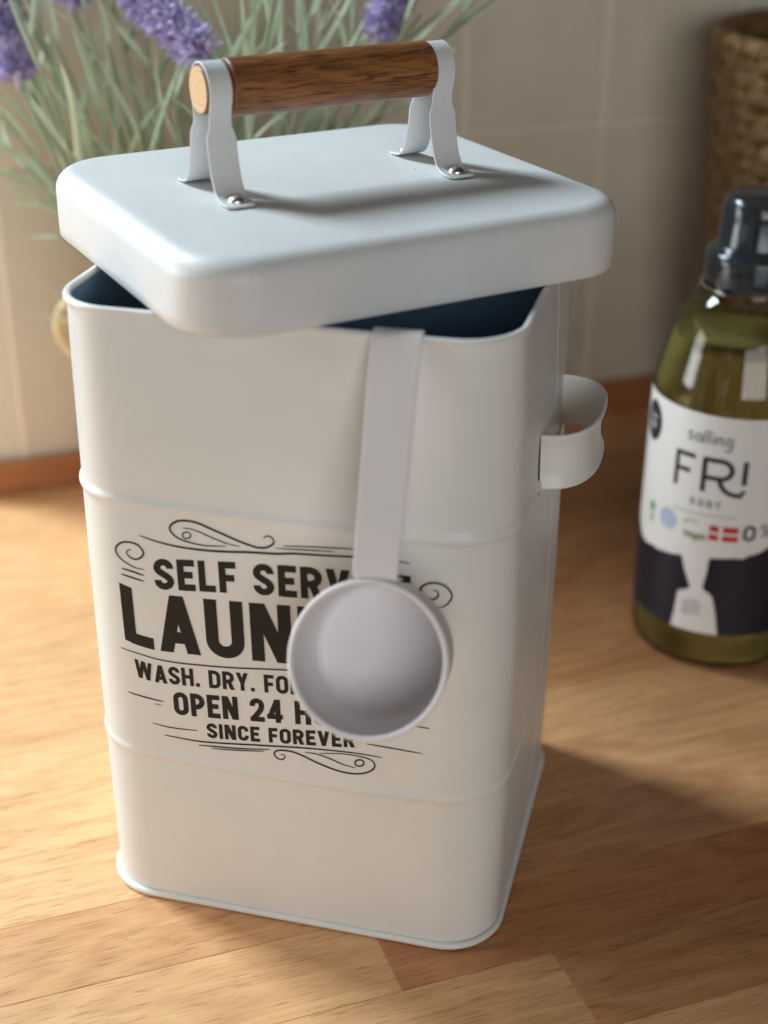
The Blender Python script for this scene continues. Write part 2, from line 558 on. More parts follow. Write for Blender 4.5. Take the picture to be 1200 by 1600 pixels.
GW = {'S': .57, 'E': .50, 'L': .47, 'F': .48, 'R': .58, 'V': .62, 'I': None, 'C': .57, 'A': .64, 'U': .59, 'N': .61, 'D': .59, 'Y': .60, 'W': .88,
      'H': .60, 'O': .59, 'P': .56, '2': .55, '4': .60, '.': None, ' ': .27, 'T': .5, '0': .58, '%': .8}


def glyph(ch, t):
    h = t / 2; w = GW[ch]
    if w is None: w = t if ch == 'I' else t * 1.05
    q = (w - t) / 2; l, r_ = h, w - h; T, B = 1 - h, h
    S = []; Pq = []
    if ch == 'E': S = [[(l, 0), (l, 1)], [(l, T), (w, T)], [(l, .51), (w * .88, .51)], [(l, B), (w, B)]]
    elif ch == 'L': S = [[(l, 0), (l, 1)], [(l, B), (w, B)]]
    elif ch == 'F': S = [[(l, 0), (l, 1)], [(l, T), (w, T)], [(l, .48), (w * .9, .48)]]
    elif ch == 'H': S = [[(l, 0), (l, 1)], [(r_, 0), (r_, 1)], [(l, .51), (r_, .51)]]
    elif ch == 'I': S = [[(w / 2, 0), (w / 2, 1)]]
    elif ch == 'T': S = [[(w / 2, 0), (w / 2, T)], [(0, T), (w, T)]]
    elif ch in 'O0': S = [arc(w / 2, T - q, q, q, 0, 180) + arc(w / 2, B + q, q, q, 180, 360) + [(r_, T - q)]]
    elif ch == 'D': S = [[(l, 0), (l, 1)], [(l, T)] + arc(r_ - q * 1.1, T - q * 1.1, q * 1.1, q * 1.1, 90, 0) + arc(r_ - q * 1.1, B + q * 1.1, q * 1.1, q * 1.1, 0, -90) + [(l, B)]]
    elif ch == 'U': S = [[(l, 1)] + arc(w / 2, B + q, q, q, 180, 360) + [(r_, 1)]]
    elif ch == 'C': S = [[(r_, .64)] + arc(w / 2, T - q, q, q, 0, 180) + arc(w / 2, B + q, q, q, 180, 360) + [(r_, .36)]]
    elif ch == 'S': S = [[(r_, .69)] + arc(w / 2, T - q, q, q, 0, 180) + [(l, .695), (l + .05 * w, .62), (w * .36, .55), (w * .64, .44), (r_ - .05 * w, .37), (r_, .30)] + arc(w / 2, B + q, q, q, 0, -180) + [(l, .31)]]
    elif ch in 'RP':
        m_ = .46 if ch == 'R' else .42; k = (T - m_) / 2
        S = [[(l, 0), (l, 1)], [(l, T)] + arc(r_ - k, T - k, k, k, 90, -90, 12) + [(l, m_)]]
        if ch == 'R': Pq = [[(w * .36, .48), (w * .36 + t * 1.05, .48), (w, 0), (w - t * 1.08, 0)]]
    elif ch == 'A':
        Pq = [[(0, 0), (1.05 * t, 0), (w / 2 + .53 * t, 1), (w / 2 - .53 * t, 1)], [(w - 1.05 * t, 0), (w, 0), (w / 2 + .53 * t, 1), (w / 2 - .53 * t, 1)]]
        S = [[(w * .25, .27), (w * .75, .27)]]
    elif ch == 'V':
        Pq = [[(0, 1), (1.05 * t, 1), (w / 2 + .5 * t, 0), (w / 2 - .5 * t, 0)], [(w - 1.05 * t, 1), (w, 1), (w / 2 + .5 * t, 0), (w / 2 - .5 * t, 0)]]
    elif ch == 'W':
        a = w * .27; c = w / 2; e_ = w - a
        for x0, x1 in ((t * .5, a), (c, a), (c, e_), (w - t * .5, e_)):
            Pq.append([(x0 - t * .5, 1), (x0 + t * .5, 1), (x1 + t * .48, 0), (x1 - t * .48, 0)])
    elif ch == 'N':
        S = [[(l, 0), (l, 1)], [(r_, 0), (r_, 1)]]; Pq = [[(0, 1), (1.15 * t, 1), (w, 0), (w - 1.15 * t, 0)]]
    elif ch == 'Y':
        Pq = [[(0, 1), (1.08 * t, 1), (w / 2 + .5 * t, .40), (w / 2 - .5 * t, .40)], [(w - 1.08 * t, 1), (w, 1), (w / 2 + .5 * t, .40), (w / 2 - .5 * t, .40)]]
        S = [[(w / 2, 0), (w / 2, .44)]]
    elif ch == '2': S = [[(l, .66)] + arc(w / 2, T - q, q, q, 180, 0) + [(r_, .64), (r_ - .06 * w, .52), (l + .02, B + .02)], [(0, B), (w, B)]]
    elif ch == '4':
        x = w * .70; S = [[(x, 0), (x, 1)], [(0, .26), (w, .26)]]; Pq = [[(0, .22), (t * 1.05, .22), (x + h, 1), (x - h * 1.1, 1)]]
    elif ch == '.': S = [[(w / 2, 0), (w / 2, t * 1.05)]]
    elif ch == '%': S = [arc(.2, .78, .14, .16, 0, 360, 10), arc(.6, .22, .14, .16, 0, 360, 10), [(.15, 0), (.65, 1)]]
    return w, S, Pq


def text_width(txt, t, gap): return sum(glyph(c, t)[0] + gap for c in txt) - gap


def print_text(mb, txt, cap, t, x0, sx, fn, gap=.115, step=1.4):
    # fn maps (x mm, y mm above baseline, off) to a point on the surface
    x = 0.0
    for ch in txt:
        w, S, Pq = glyph(ch, t); ly = 0
        for pl in S:
            pts = resample([(x0 + (x + px) * cap * sx, py * cap) for px, py in pl], step)
            ink_strip(mb, pts, [t * cap * (.5 + .5 * sx)] * len(pts), fn, ly % 6); ly += 1
        for qd in Pq:
            A, B_, C_, D_ = [(x0 + (x + px) * cap * sx, py * cap) for px, py in qd]
            nu, nv = 4, 10; rings = []
            for j in range(nv + 1):
                v_ = j / nv; row = []
                for i in range(nu + 1):
                    u = i / nu
                    p = [(A[c] * (1 - u) + B_[c] * u) * (1 - v_) + (D_[c] * (1 - u) + C_[c] * u) * v_ for c in (0, 1)]
                    row.append(fn(p[0], p[1], .00010 + (ly % 6) * .000012))
                rings.append(row)
            mb.loft(rings, False); ly += 1
        x += w + gap


def tinfn(base, slope, quad=0.0):
    def fn(x, y, off):
        z = base + slope * x + quad * x * x + y + (0.012 * (x + 45) ** 2 if x < -45 else 0)
        return surf((x - .02 * y) / 1000, z / 1000, off)
    return fn


LINES = [  # text, cap height, stroke, start, (anchor prefix, anchor position) or end, baseline, slope, quad
    ('SELF SERVICE', 12.5, .205, -46.8, (None, 48.0), 151.9, .070, -.0007),
    ('LAUNDRY', 24.2, .200, -60.9, ('LAUN', 7.6), 124.2, .070, 0),
    ('WASH. DRY. FOLD.', 7.8, .195, -57.6, ('WASH. DRY. ', -6.1), 110.9, .092, 0),
    ('OPEN 24 HOURS', 10.3, .205, -42.7, ('OPEN 24 ', 5.4), 97.8, .105, 0),
    ('SINCE FOREVER', 6.7, .205, -29.9, (None, 28.0), 88.6, .110, 0),
]
for txt, cap, t, x0, (pre, xa), base, slope, quad in LINES:
    gap = .095
    w = text_width(txt, t, gap) if pre is None else text_width(pre, t, gap) + gap
    sx = (xa - x0) / (w * cap)
    b = MB(); print_text(b, txt, cap, t, x0, sx, tinfn(base, slope, quad), gap)
    b.build('lettering', M['ink'], body, False)

FLOURISH=[
 (0.9,[(-51.5,168.2),(-45.5,167.0),(-39.3,166.3),(-33.8,166.1),(-26.5,166.3),(-18.1,167.0),(-10.9,167.9),(-5.0,168.4),(0.8,168.9),(6.6,169.8),(15.8,170.4),(28.5,171.3),(38.4,171.8),(47.3,171.1)]),
 (0.85,[(-18.4,169.1),(-26.4,168.2),(-32.5,168.6),(-36.7,169.7),(-39.0,171.6),(-39.4,173.4),(-38.2,175.1),(-35.7,176.5),(-32.0,177.0),(-28.4,176.6),(-23.7,175.1),(-17.8,173.2),(-13.2,171.7),(-9.1,170.7),(-6.1,170.3),(-3.2,170.9),(-1.1,172.4),(-0.7,173.7),(-1.6,175.0),(-3.4,175.2),(-4.4,174.1)]),
 (0.5,[(-34.6,173.8),(-31.0,173.9),(-26.2,172.6),(-21.5,171.1),(-17.4,170.1),(-13.2,169.8)]),
 (0.7,[(-50.6,154.5),(-54.5,154.8),(-58.2,156.4),(-60.6,158.3),(-61.6,160.3),(-60.9,162.4),(-58.8,164.2),(-56.3,164.8),(-53.1,164.5),(-51.1,162.9),(-50.4,161.1),(-51.7,159.2),(-53.9,158.2),(-56.1,158.8),(-57.1,160.2),(-56.5,161.4),(-55.2,162.0)]),
 (0.7,[(-59.7,153.5),(-55.3,152.9),(-50.8,152.0)]),
 (0.7,[(-60.1,151.1),(-55.5,150.3),(-51.0,149.6)]),
 (0.5,[(2.4,172.2),(15.9,173.5),(28.5,174.3)]),
 (0.5,[(-0.1,170.9),(11.6,171.8),(21.0,172.5)]),
 (0.8,[(57.0,155.0),(59.1,155.5),(60.8,157.0),(62.0,159.4),(61.5,161.7),(59.5,163.8),(56.5,164.6),(53.6,164.0),(51.5,162.3),(51.3,160.4),(52.2,158.9),(53.7,158.2),(55.5,158.0),(57.1,159.1),(57.4,160.5),(56.8,161.5),(55.5,161.6)]),
 (0.6,[(-63.2,118.9),(-57.4,118.2),(-49.0,117.1),(-41.3,117.0),(-31.6,117.7),(-19.0,118.9),(-6.6,120.5),(3.2,121.7),(22.3,124.1),(43.3,126.3),(58.1,128.8)]),
 (0.6,[(-61.7,99.5),(-57.0,99.0),(-51.7,98.5),(-46.8,98.3)]),
 (0.25,[(-50.9,96.5),(-47.8,96.5)]),
 (0.5,[(-52.4,87.4),(-46.6,86.9),(-40.0,87.2),(-33.8,87.8)]),
 (0.7,[(-47.7,82.8),(-42.3,82.8),(-33.7,82.9),(-23.3,84.1),(-11.1,85.8),(-5.3,86.5),(7.2,88.0),(19.5,88.9),(29.2,89.2),(38.2,88.8)]),
 (0.6,[(-33.8,81.1),(-27.3,81.8),(-17.6,82.9),(-4.8,84.9)]),
 (0.5,[(-28.6,80.6),(-17.6,82.0),(-7.0,83.7)]),
 (0.7,[(-0.9,83.2),(0.5,83.5),(0.8,82.3),(-0.5,81.1),(-2.4,81.6),(-3.3,83.2),(-2.3,84.8),(0.3,85.5),(4.0,85.5),(8.3,84.3),(13.2,82.3),(19.4,80.4),(24.3,79.6),(29.1,79.9),(32.8,81.3),(35.1,83.5),(35.2,85.7),(33.4,87.3),(29.2,88.0),(22.5,88.0),(14.5,86.7)]),
 (0.55,[(8.7,86.2),(13.3,86.2),(18.2,85.0),(23.1,83.3),(28.2,82.4)]),
 (0.55,[(32.2,94.1),(40.6,93.7),(53.0,92.9)]),
 (0.5,[(48.2,104.7),(51.1,104.6),(55.5,104.3)]),
 (0.5,[(-31.5,171.4),(-31.8,170.8),(-32.4,170.2),(-33.2,169.9),(-34.0,170.0),(-34.5,170.3),(-34.7,171.0),(-34.5,171.6),(-33.9,172.2),(-33.0,172.5),(-32.3,172.4),(-31.7,172.0),(-31.5,171.4)]),
 (0.6,[(31.3,85.2),(31.1,84.5),(30.4,83.8),(29.6,83.5),(28.7,83.5),(28.1,84.0),(27.9,84.7),(28.1,85.4),(28.8,86.1),(29.6,86.4),(30.5,86.4),(31.1,85.9),(31.3,85.2)]),
]

for wd, pts in FLOURISH:
    p = catmull(pts, 6); n = len(p); b = MB()
    closed = math.hypot(pts[0][0] - pts[-1][0], pts[0][1] - pts[-1][1]) < .3
    ws = [wd * (1 if closed else (.35 + .65 * math.sin(PI * min(1, max(0, i / (n - 1)))) ** .6)) for i in range(n)]
    ink_strip(b, p, ws, lambda x, z, off: surf(x / 1000, z / 1000, off), 6)
    b.build('flourish', M['ink'], body, False)

# ------------------------------------------------------------------ the lid
LW, LD, LR = TW + 2 * .00547, TD + 2 * .00547, .0261
LH, LF = .0246, .0074
lid = empty('tin_lid', (-.00629, .01284, TH + .0016), .75496)
tag(lid, 'white metal lid with wooden bar handle lying askew on the tin', 'lid')


def lring(off, z): return [(x, y, z) for x, y in rrect(LW + 2 * off, LD + 2 * off, max(LR + off, .002), 14, 10)]


b = MB()
rings = [lring(-.0010, .0002), lring(-.0004, -.0000), lring(0, .0005), lring(0.0001, .004), lring(.0001, .010), lring(0, LH - LF)]
for i in range(1, 10):
    a = PI / 2 * i / 9; rings.append(lring(-LF * (1 - math.cos(a)), LH - LF + LF * math.sin(a)))
for o in (.012, .022, .035, .05, .065): rings.append(lring(-o, LH + .0004 * min(1, (o - .0074) / .03)))
b.loft(rings, True, False, True)
b.loft([lring(-.0010, .0002), lring(-.0010, LH - LF), lring(-.004, LH - .003), lring(-.009, LH - .0010), lring(-.05, LH - .0008)], True, False, True)
b.build('shell', M['lidpaint'], lid)
ZT = LH + .0004

BARZ = ZT + .0360
b = MB()
xs = [(-.0492, .0), (-.0492, .0078), (-.0488, .0082), (-.0395, .0082), (-.0393, .0094), (-.0386, .0099), (.0400, .0099), (.0407, .0094), (.0409, .0082), (.0472, .0082), (.0476, .0078), (.0476, 0)]
rings = []
for x, r_ in xs[1:-1]:
    rings.append([(x, r_ * math.cos(2 * PI * k / 40), BARZ + r_ * math.sin(2 * PI * k / 40)) for k in range(40)])
b.loft(rings, True)
grip = b.build('wooden_grip', M['bar'], lid, True, 35)
for sx_ in (-1, 1):
    b = MB(); x = -.04925 if sx_ < 0 else .04765
    b.add([(x, .0078 * math.cos(2 * PI * k / 32), BARZ + .0078 * math.sin(2 * PI * k / 32)) for k in range(32)], [tuple(range(32))])
    b.build('end_grain', M['barend'], grip, False)


def bracket(xc):
    # strip profile in y,z (front half), arc-length widths: narrow round the bar, wide below it
    half = [(.0, .0452), (.0032, .0446), (.0060, .0428), (.0081, .0400), (.0090, .0365), (.0087, .0335), (.0078, .0305), (.0071, .0280), (.0069, .0262),
            (.0069, .0243), (.0071, .0225), (.0074, .0205), (.0079, .0170), (.0087, .0130), (.0098, .0090), (.0113, .0056), (.0132, .0030), (.0153, .0017), (.0175, .0011), (.0200, .0009), (.0225, .0009), (.0238, .0009)]
    wid = [.0042] * 9 + [.0043, .0050, .0056] + [.0056] * 9 + [.0056]
    path = [(-y, z, w) for y, z, w in [(a, c, w) for (a, c), w in zip(half, wid)]][::-1] + [(a, c, w) for (a, c), w in zip(half, wid)][1:]
    # round the feet
    th = .0008
    rings = []
    n = len(path)
    for i, (y, z, w) in enumerate(path):
        a = path[max(i - 1, 0)]; c = path[min(i + 1, n - 1)]
        ty, tz = c[0] - a[0], c[1] - a[1]; d = math.hypot(ty, tz); ny, nz = -tz / d, ty / d
        if i in (0, n - 1): w *= .72
        e_ = .00025
        rings.append([(xc - w, y, ZT + z), (xc - w + e_, y + ny * th * .5, ZT + z + nz * th * .5), (xc + w - e_, y + ny * th * .5, ZT + z + nz * th * .5), (xc + w, y, ZT + z),
                      (xc + w - e_, y - ny * th * .5, ZT + z - nz * th * .5), (xc - w + e_, y - ny * th * .5, ZT + z - nz * th * .5)])
    b = MB(); b.loft(rings, True, True, True)
    br = b.build('bracket', M['lidpaint'], lid, True, 50)
    for s in (-1, 1):
        rv = MB(); R0 = .0031
        prof = [(R0 * 1.0, .0), (R0 * 1.0, .0004)] + [(R0 * math.cos(PI / 2 * i / 6), .0005 + .0017 * math.sin(PI / 2 * i / 6)) for i in range(7)]
        prof[-1] = (.00002, prof[-1][1])
        rv.lathe(prof, 20)
        rv.build('rivet', M['steel'], br, True, 40, (xc, s * .0185, ZT + .0012))
    return br


bracket(-.0445)
bracket(.0438)

# ------------------------------------------------------------------ the scoop
x0, tilt, yaw, swing, SL, RC, SWD, SDEP, RB = .0418, -.4540, .0667, .0037, .0784, .0256, .0156, .0335, .0240
scoop = empty('measuring_scoop', (0, 0, 0))
RM = Matrix.Rotation(yaw, 3, 'Z') @ Matrix.Rotation(tilt, 3, 'X') @ Matrix.Rotation(swing, 3, 'Y')
mw = RM.to_4x4(); mw.translation = Vector((x0, -TD / 2 - .0017, TH + .0011))
scoop.matrix_world = mw
tag(scoop, 'white metal scoop hooked over the front rim, its round cup facing out', 'scoop')
cz = -(SL + RC - .001)
b = MB(); seg = 64


def crg(r_, y): return [(r_ * math.cos(2 * PI * k / seg), y, cz + r_ * math.sin(2 * PI * k / seg)) for k in range(seg)]


th = .0009; rf = .0035
prof = [(RC - .0002, .0), (RC, .0006), (RC, .002), (RB + (RC - RB) * .4, SDEP * .6), (RB, SDEP - rf)]
prof += [(RB - rf * (1 - math.cos(PI / 2 * i / 5)), SDEP - rf + rf * math.sin(PI / 2 * i / 5)) for i in range(1, 6)]
rings = [crg(r_, y) for r_, y in prof]
b.loft(rings, True, False, True)
ip = [(RC - .0012, .0), (RC - th - .0003, .002), (RB + (RC - RB) * .4 - th, SDEP * .6), (RB - th, SDEP - rf - .001)]
ip += [(RB - th - rf * (1 - math.cos(PI / 2 * i / 5)), SDEP - th - rf + rf * math.sin(PI / 2 * i / 5)) for i in range(1, 6)]
b.loft([crg(r_, y) for r_, y in ip], True, False, True)
b.build('cup', M['scoop'], scoop, True, 60)
b = MB(); b.tube(crg(RC - .0005, .0004), .0010, 10, True)
b.build('rim', M['scoop'], scoop)
# strip: from the cup side, up, over the rim and down inside
path = [(.0115, -SL + .0013), (.0060, -SL + .0013), (.0026, -SL + .0014), (.0010, -SL + .0019), (.0002, -SL + .0030), (0, -SL + .005)]
path += [(0, -SL + .005 + (SL - .0075) * i / 8) for i in range(1, 9)]
path += [(0, -.0014), (.0001, -.0002)]
inv = RM.inverted()
din = inv @ Vector((0, 1, 0)); dn = inv @ Vector((0, 0, -1))
ly, lz = .0004, .0006
for k in (.0004, .0016, .0030, .0042): path.append((ly + din.y * k, lz + din.z * k))
ly, lz = path[-1][0] + din.y * .0006 + dn.y * .0006, path[-1][1] + din.z * .0006 + dn.z * .0006
for k in (0, .004, .008, .012): path.append((ly + dn.y * k, lz + dn.z * k))
rings = []; n = len(path); th = .0011
for i, (y, z) in enumerate(path):
    a = path[max(i - 1, 0)]; c = path[min(i + 1, n - 1)]
    ty, tz = c[0] - a[0], c[1] - a[1]; d = math.hypot(ty, tz) or 1e-9; ny, nz = -tz / d, ty / d
    w = (.0144 + (.0166 - .0144) * clamp((z + SL) / SL)) / 2; e_ = .0003
    rings.append([(-w, y, z), (-w + e_, y + ny * th / 2, z + nz * th / 2), (w - e_, y + ny * th / 2, z + nz * th / 2), (w, y, z), (w - e_, y - ny * th / 2, z - nz * th / 2), (-w + e_, y - ny * th / 2, z - nz * th / 2)])
b = MB(); b.loft(rings, True, True, True)
b.build('hooked_strip', M['scoop'], scoop, True, 50)

# ------------------------------------------------------------------ the detergent bottle
BC = Vector((.1501, .1958, 0)); BR = .0421
def clear(name, tint, diff=0.0, dcol=(.3, .3, .3), rough=.05):
    # thin clear plastic: tinted see-through sheet with a fresnel gloss
    mt = bpy.data.materials.new(name); mt.use_nodes = True; nt = mt.node_tree; nt.nodes.remove(nt.nodes['Principled BSDF'])
    tr = nd(mt, 'ShaderNodeBsdfTransparent'); tr.inputs[0].default_value = (*tint, 1)
    gl = nd(mt, 'ShaderNodeBsdfGlossy'); gl.inputs['Roughness'].default_value = rough
    fr = nd(mt, 'ShaderNodeFresnel'); fr.inputs[0].default_value = 1.42
    df = nd(mt, 'ShaderNodeBsdfDiffuse'); df.inputs[0].default_value = (*dcol, 1)
    m1 = nd(mt, 'ShaderNodeMixShader'); m1.inputs[0].default_value = diff; lk(mt, tr.outputs[0], m1.inputs[1]); lk(mt, df.outputs[0], m1.inputs[2])
    m2 = nd(mt, 'ShaderNodeMixShader'); lk(mt, fr.outputs[0], m2.inputs[0]); lk(mt, m1.outputs[0], m2.inputs[1]); lk(mt, gl.outputs[0], m2.inputs[2])
    lk(mt, m2.outputs[0], nt.nodes['Material Output'].inputs[0])
    return mt


M['plastic'] = clear('clear_bottle_plastic', (.95, .96, .93))
M['liquid'] = mat('yellow_green_detergent', (.90, .74, .22), .06, 0, .84, 1.33)
M['cap'] = clear('smoky_grey_clear_cap', (.70, .75, .80), .08, (.14, .17, .21), .14)
M['label'] = mat('white_label_paper', (.74, .75, .75), .35)
M['lnavy'] = mat('label_midnight_print', (.010, .011, .022), .35)
M['ldark'] = mat('label_blue_black_print', (.02, .028, .045), .4)
M['lgrey'] = mat('label_grey_print', (.30, .31, .33), .4)
M['lred'] = mat('label_red_print', (.50, .02, .03), .4)
M['lgreen'] = mat('label_green_print', (.10, .36, .16), .4)
M['lblue'] = mat('label_pale_blue_print', (.40, .48, .66), .4)
M['lolive'] = mat('label_olive_print', (.20, .27, .12), .4)
M['lpic'] = mat('label_pale_grey_print', (.52, .54, .54), .4)
bot = empty('detergent_bottle', BC)
tag(bot, 'clear bottle of yellow-green detergent with a white and black label', 'bottle')
outer = [(.0, .0030), (.030, .0012), (.036, .0004), (.0395, .0010), (.0414, .0035), (.0421, .0075), (.0421, .1410), (.0415, .1470), (.0404, .1520), (.0385, .1600), (.0362, .1690),
         (.0325, .1780), (.0285, .1860), (.0255, .1895), (.0236, .1915), (.0233, .1925), (.0233, .1940), (.0205, .1945), (.0200, .2000), (.0200, .2080)]
b = MB(); b.lathe([(max(r_, .0002), z) for r_, z in outer], 64)
b.build('clear_body', M['plastic'], bot)
liq = [(.0002, .0042), (.030, .0026), (.0365, .0022), (.0395, .0036), (.0405, .0075), (.0406, .1405), (.0400, .1465), (.0389, .1515), (.0371, .1590), (.0355, .1655), (.0345, .1685), (.0335, .1690), (.0002, .1690)]
b = MB(); b.lathe(liq, 64); b.build('liquid', M['liquid'], bot, True, 50)
b = MB()
capo = [(.0233, .1952), (.0236, .1960), (.0236, .2078), (.0230, .2098), (.0212, .2112), (.0192, .2124), (.0186, .2145), (.0178, .2280), (.0174, .2325), (.0160, .2355), (.0130, .2372), (.0060, .2378), (.0002, .2379)]
capi = [(.0216, .1952), (.0216, .2070), (.0190, .2100), (.0170, .2130), (.0163, .2280), (.0158, .2325), (.012, .2358), (.0002, .2362)]
b.lathe(capo, 48); b.lathe(capi, 48)
b.build('cap', M['cap'], bot, True, 50)
b = MB(); b.lathe([(.0150, .1950), (.0150, .2140), (.0120, .2150), (.0110, .2240), (.0085, .2250), (.0085, .2140), (.0002, .2120)], 36)
b.build('pouring_spout', M['cap'], bot, True, 50)
b = MB(); b.lathe([(.0206, .1946), (.0246, .1944), (.0249, .1936), (.0246, .1928), (.0230, .1926)], 48)
b.build('neck_ring', M['plastic'], bot, True, 50)


def bsurf(ang, z, off): return (math.sin(math.radians(ang)) * (BR + off), -math.cos(math.radians(ang)) * (BR + off), z)


b = MB(); rings = []
A0, A1 = -104, 78
for i in range(61):
    a = A0 + (A1 - A0) * i / 60
    rings.append([bsurf(a, .0218 + (.1402 - .0218) * j / 10, .00025) for j in range(11)])
b.loft(rings, False)
label = b.build('label', M['label'], bot)


def lab_poly(cols, name, m_, off):
    # cols: (angle, z_low, z_high) along the label
    bb = MB(); bb.loft([[bsurf(a, z0 + (z1 - z0) * j / 4, off) for j in range(5)] for a, z0, z1 in cols], False)
    bb.build(name, m_, label, True)


# black foot of the label with its torn upper outline, left and right of the white neck
edge = [(-104, .072), (-92, .069), (-80, .0655), (-73, .0620), (-68, .0598), (-60, .0590), (-52, .0605), (-45, .0602), (-40, .0612), (-34, .0615), (-28, .0628), (-26, .0630)]


def interp(e_, a):
    for (x0_, y0_), (x1_, y1_) in zip(e_, e_[1:]):
        if x0_ <= a <= x1_: return y0_ + (y1_ - y0_) * (a - x0_) / (x1_ - x0_)
    return e_[-1][1]


cols = []
for i in range(40):
    a = -104 + 75.5 * i / 39; cols.append((a, .0218, interp(edge, a)))
lab_poly(cols, 'dark_print', M['lnavy'], .00040)
nk = [(-28.4, .0218, .0628), (-26.8, .0300, .0630), (-25.6, .0420, .0630), (-25.2, .0432, .0625), (-23, .0437, .0570), (-19.5, .0452, .0510), (-17.2, .0462, .0470)]
lab_poly(nk, 'dark_print', M['lnavy'], .00042)
nk2 = [(-8.4, .0480, .0490), (-7.0, .0465, .0560), (-6.2, .0462, .0650), (-3, .0448, .0655), (-1.6, .0436, .0655), (0, .0400, .0655), (2.5, .0320, .0658), (4.9, .0219, .0660)]
lab_poly(nk2, 'dark_print', M['lnavy'], .00042)
edge2 = [(4.8, .0660), (11, .0664), (15, .0660), (20, .0680), (24, .0686), (28, .0695), (36, .0735), (50, .076), (78, .078)]
cols = [(a, .0218, interp(edge2, a)) for a in [4.9 + 73 * i / 36 for i in range(37)]]
lab_poly(cols, 'dark_print', M['lnavy'], .00040)
lab_poly([(-21.5, .0305, .0385), (-17, .031, .0400), (-12, .0315, .0405), (-8.5, .032, .0395)], 'grey_print', M['lpic'], .00046)

DEG = 1 / (BR * 1000) * 180 / PI


def blfn(a0_, z0_, slant=0):
    return lambda x, y, off: bsurf(a0_ + (x + slant * y) * DEG, z0_ + y / 1000, off + .0004)


def lab_strokes(strokes, w, fn, m_, name='lettering'):
    bb = MB()
    for i, s in enumerate(strokes):
        p = resample(s, .8); ink_strip(bb, p, [w] * len(p), fn, i % 6)
    bb.build(name, m_, label, False)


# FRI, in thin strokes with the long tail of the R
f0 = blfn(-36.3, .1000)
lab_strokes([[(0, 0), (0, 18.6)], [(0, 18.6 - .9), (9.6, 18.6 - .9)], [(0, 9.6), (7.6, 9.6)]], 2.3, f0, M['ldark'])
f1 = blfn(-16.3, .1004)
lab_strokes([[(0, 0), (0, 18.2)], [(0, 17.3), (7, 17.3)] + arc(8, 12.6, 5.2, 4.7, 80, -90, 10) + [(0, 7.9)],
             catmull([(7.5, 7.9), (8.6, 5.0), (10.6, 2.2), (13.6, .6), (16.8, .1), (19.4, .2)], 5)], 2.4, f1, M['ldark'])
f2 = blfn(10.0, .1062)
lab_strokes([[(0, 0), (0, 12.4)], [(0, -4.6), (0, -2.9)]], 2.5, f2, M['ldark'])
# the small script word above
sw = []


def sc(x, pl): sw.append(catmull([(x + a, c) for a, c in pl], 4))


sc(0, [(2.6, 3.6), (1.2, 4.1), (.3, 3.2), (1.4, 2.2), (2.5, 1.2), (1.4, .1), (0, .5)])
sc(4, [(3.0, 3.4), (1.5, 4.0), (.3, 2.2), (1.2, .2), (2.8, 1.2), (3.1, 3.8), (3.2, 0)])
sc(8.3, [(0, 0), (.5, 4), (1.0, 6.8)]); sc(10.4, [(0, 0), (.5, 4), (1.0, 6.8)])
sc(12.7, [(0, 0), (.3, 2), (.5, 4)]); sc(13.4, [(0, 5.4), (.1, 6.0)])
sc(14.5, [(0, 0), (.3, 4), (.5, 2.6), (1.8, 4.0), (2.6, 3.0), (2.7, 0)])
sc(18.6, [(3.0, 3.4), (1.5, 4.0), (.3, 2.2), (1.2, .4), (2.8, 1.2), (3.1, 3.8), (3.0, -1.2), (1.6, -2.6), (.1, -2.0)])
lab_strokes(sw, 1.15, blfn(-30.0, .1258), M['lgrey'])
b = MB(); print_text(b, 'SORT', 4.0, .22, 0, 1.25, blfn(-24.0, .0922), .28, .8); b.build('lettering', M['lgrey'], label, False)
lab_strokes([[(0, 0), (33, 1.0)]], .45, blfn(-36.3, .0876), M['lgrey'], 'rule_line')
# row of emblems
lab_poly([(a, .0752, .0832) for a in (-8.4, -2, 4, 10.6)], 'flag_print', M['lred'], .00045)
lab_poly([(a, .0752, .0832) for a in (-2.2, .2)], 'flag_cross', M['label'], .00052)
lab_poly([(a, .0785, .0799) for a in (-8.4, -2, 4, 10.6)], 'flag_cross', M['label'], .00055)
b = MB(); print_text(b, '0', 8.2, .17, 0, 1.35, blfn(13.4, .0762), .1, .8); b.build('lettering', M['ldark'], label, False)
b = MB(); print_text(b, '%', 7.4, .15, 0, 1.0, blfn(25.0, .0775), .1, .8); b.build('lettering', M['lgrey'], label, False)


def disc(a, z, ra, rz, name, m_, off=.00048):
    bb = MB(); ring = [bsurf(a + math.cos(2 * PI * k / 28) * ra * DEG, z + math.sin(2 * PI * k / 28) * rz / 1000, off) for k in range(28)]
    bb.add([bsurf(a, z, off)] + ring, [(0, 1 + k, 1 + (k + 1) % 28) for k in range(28)])
    bb.build(name, m_, label, False)


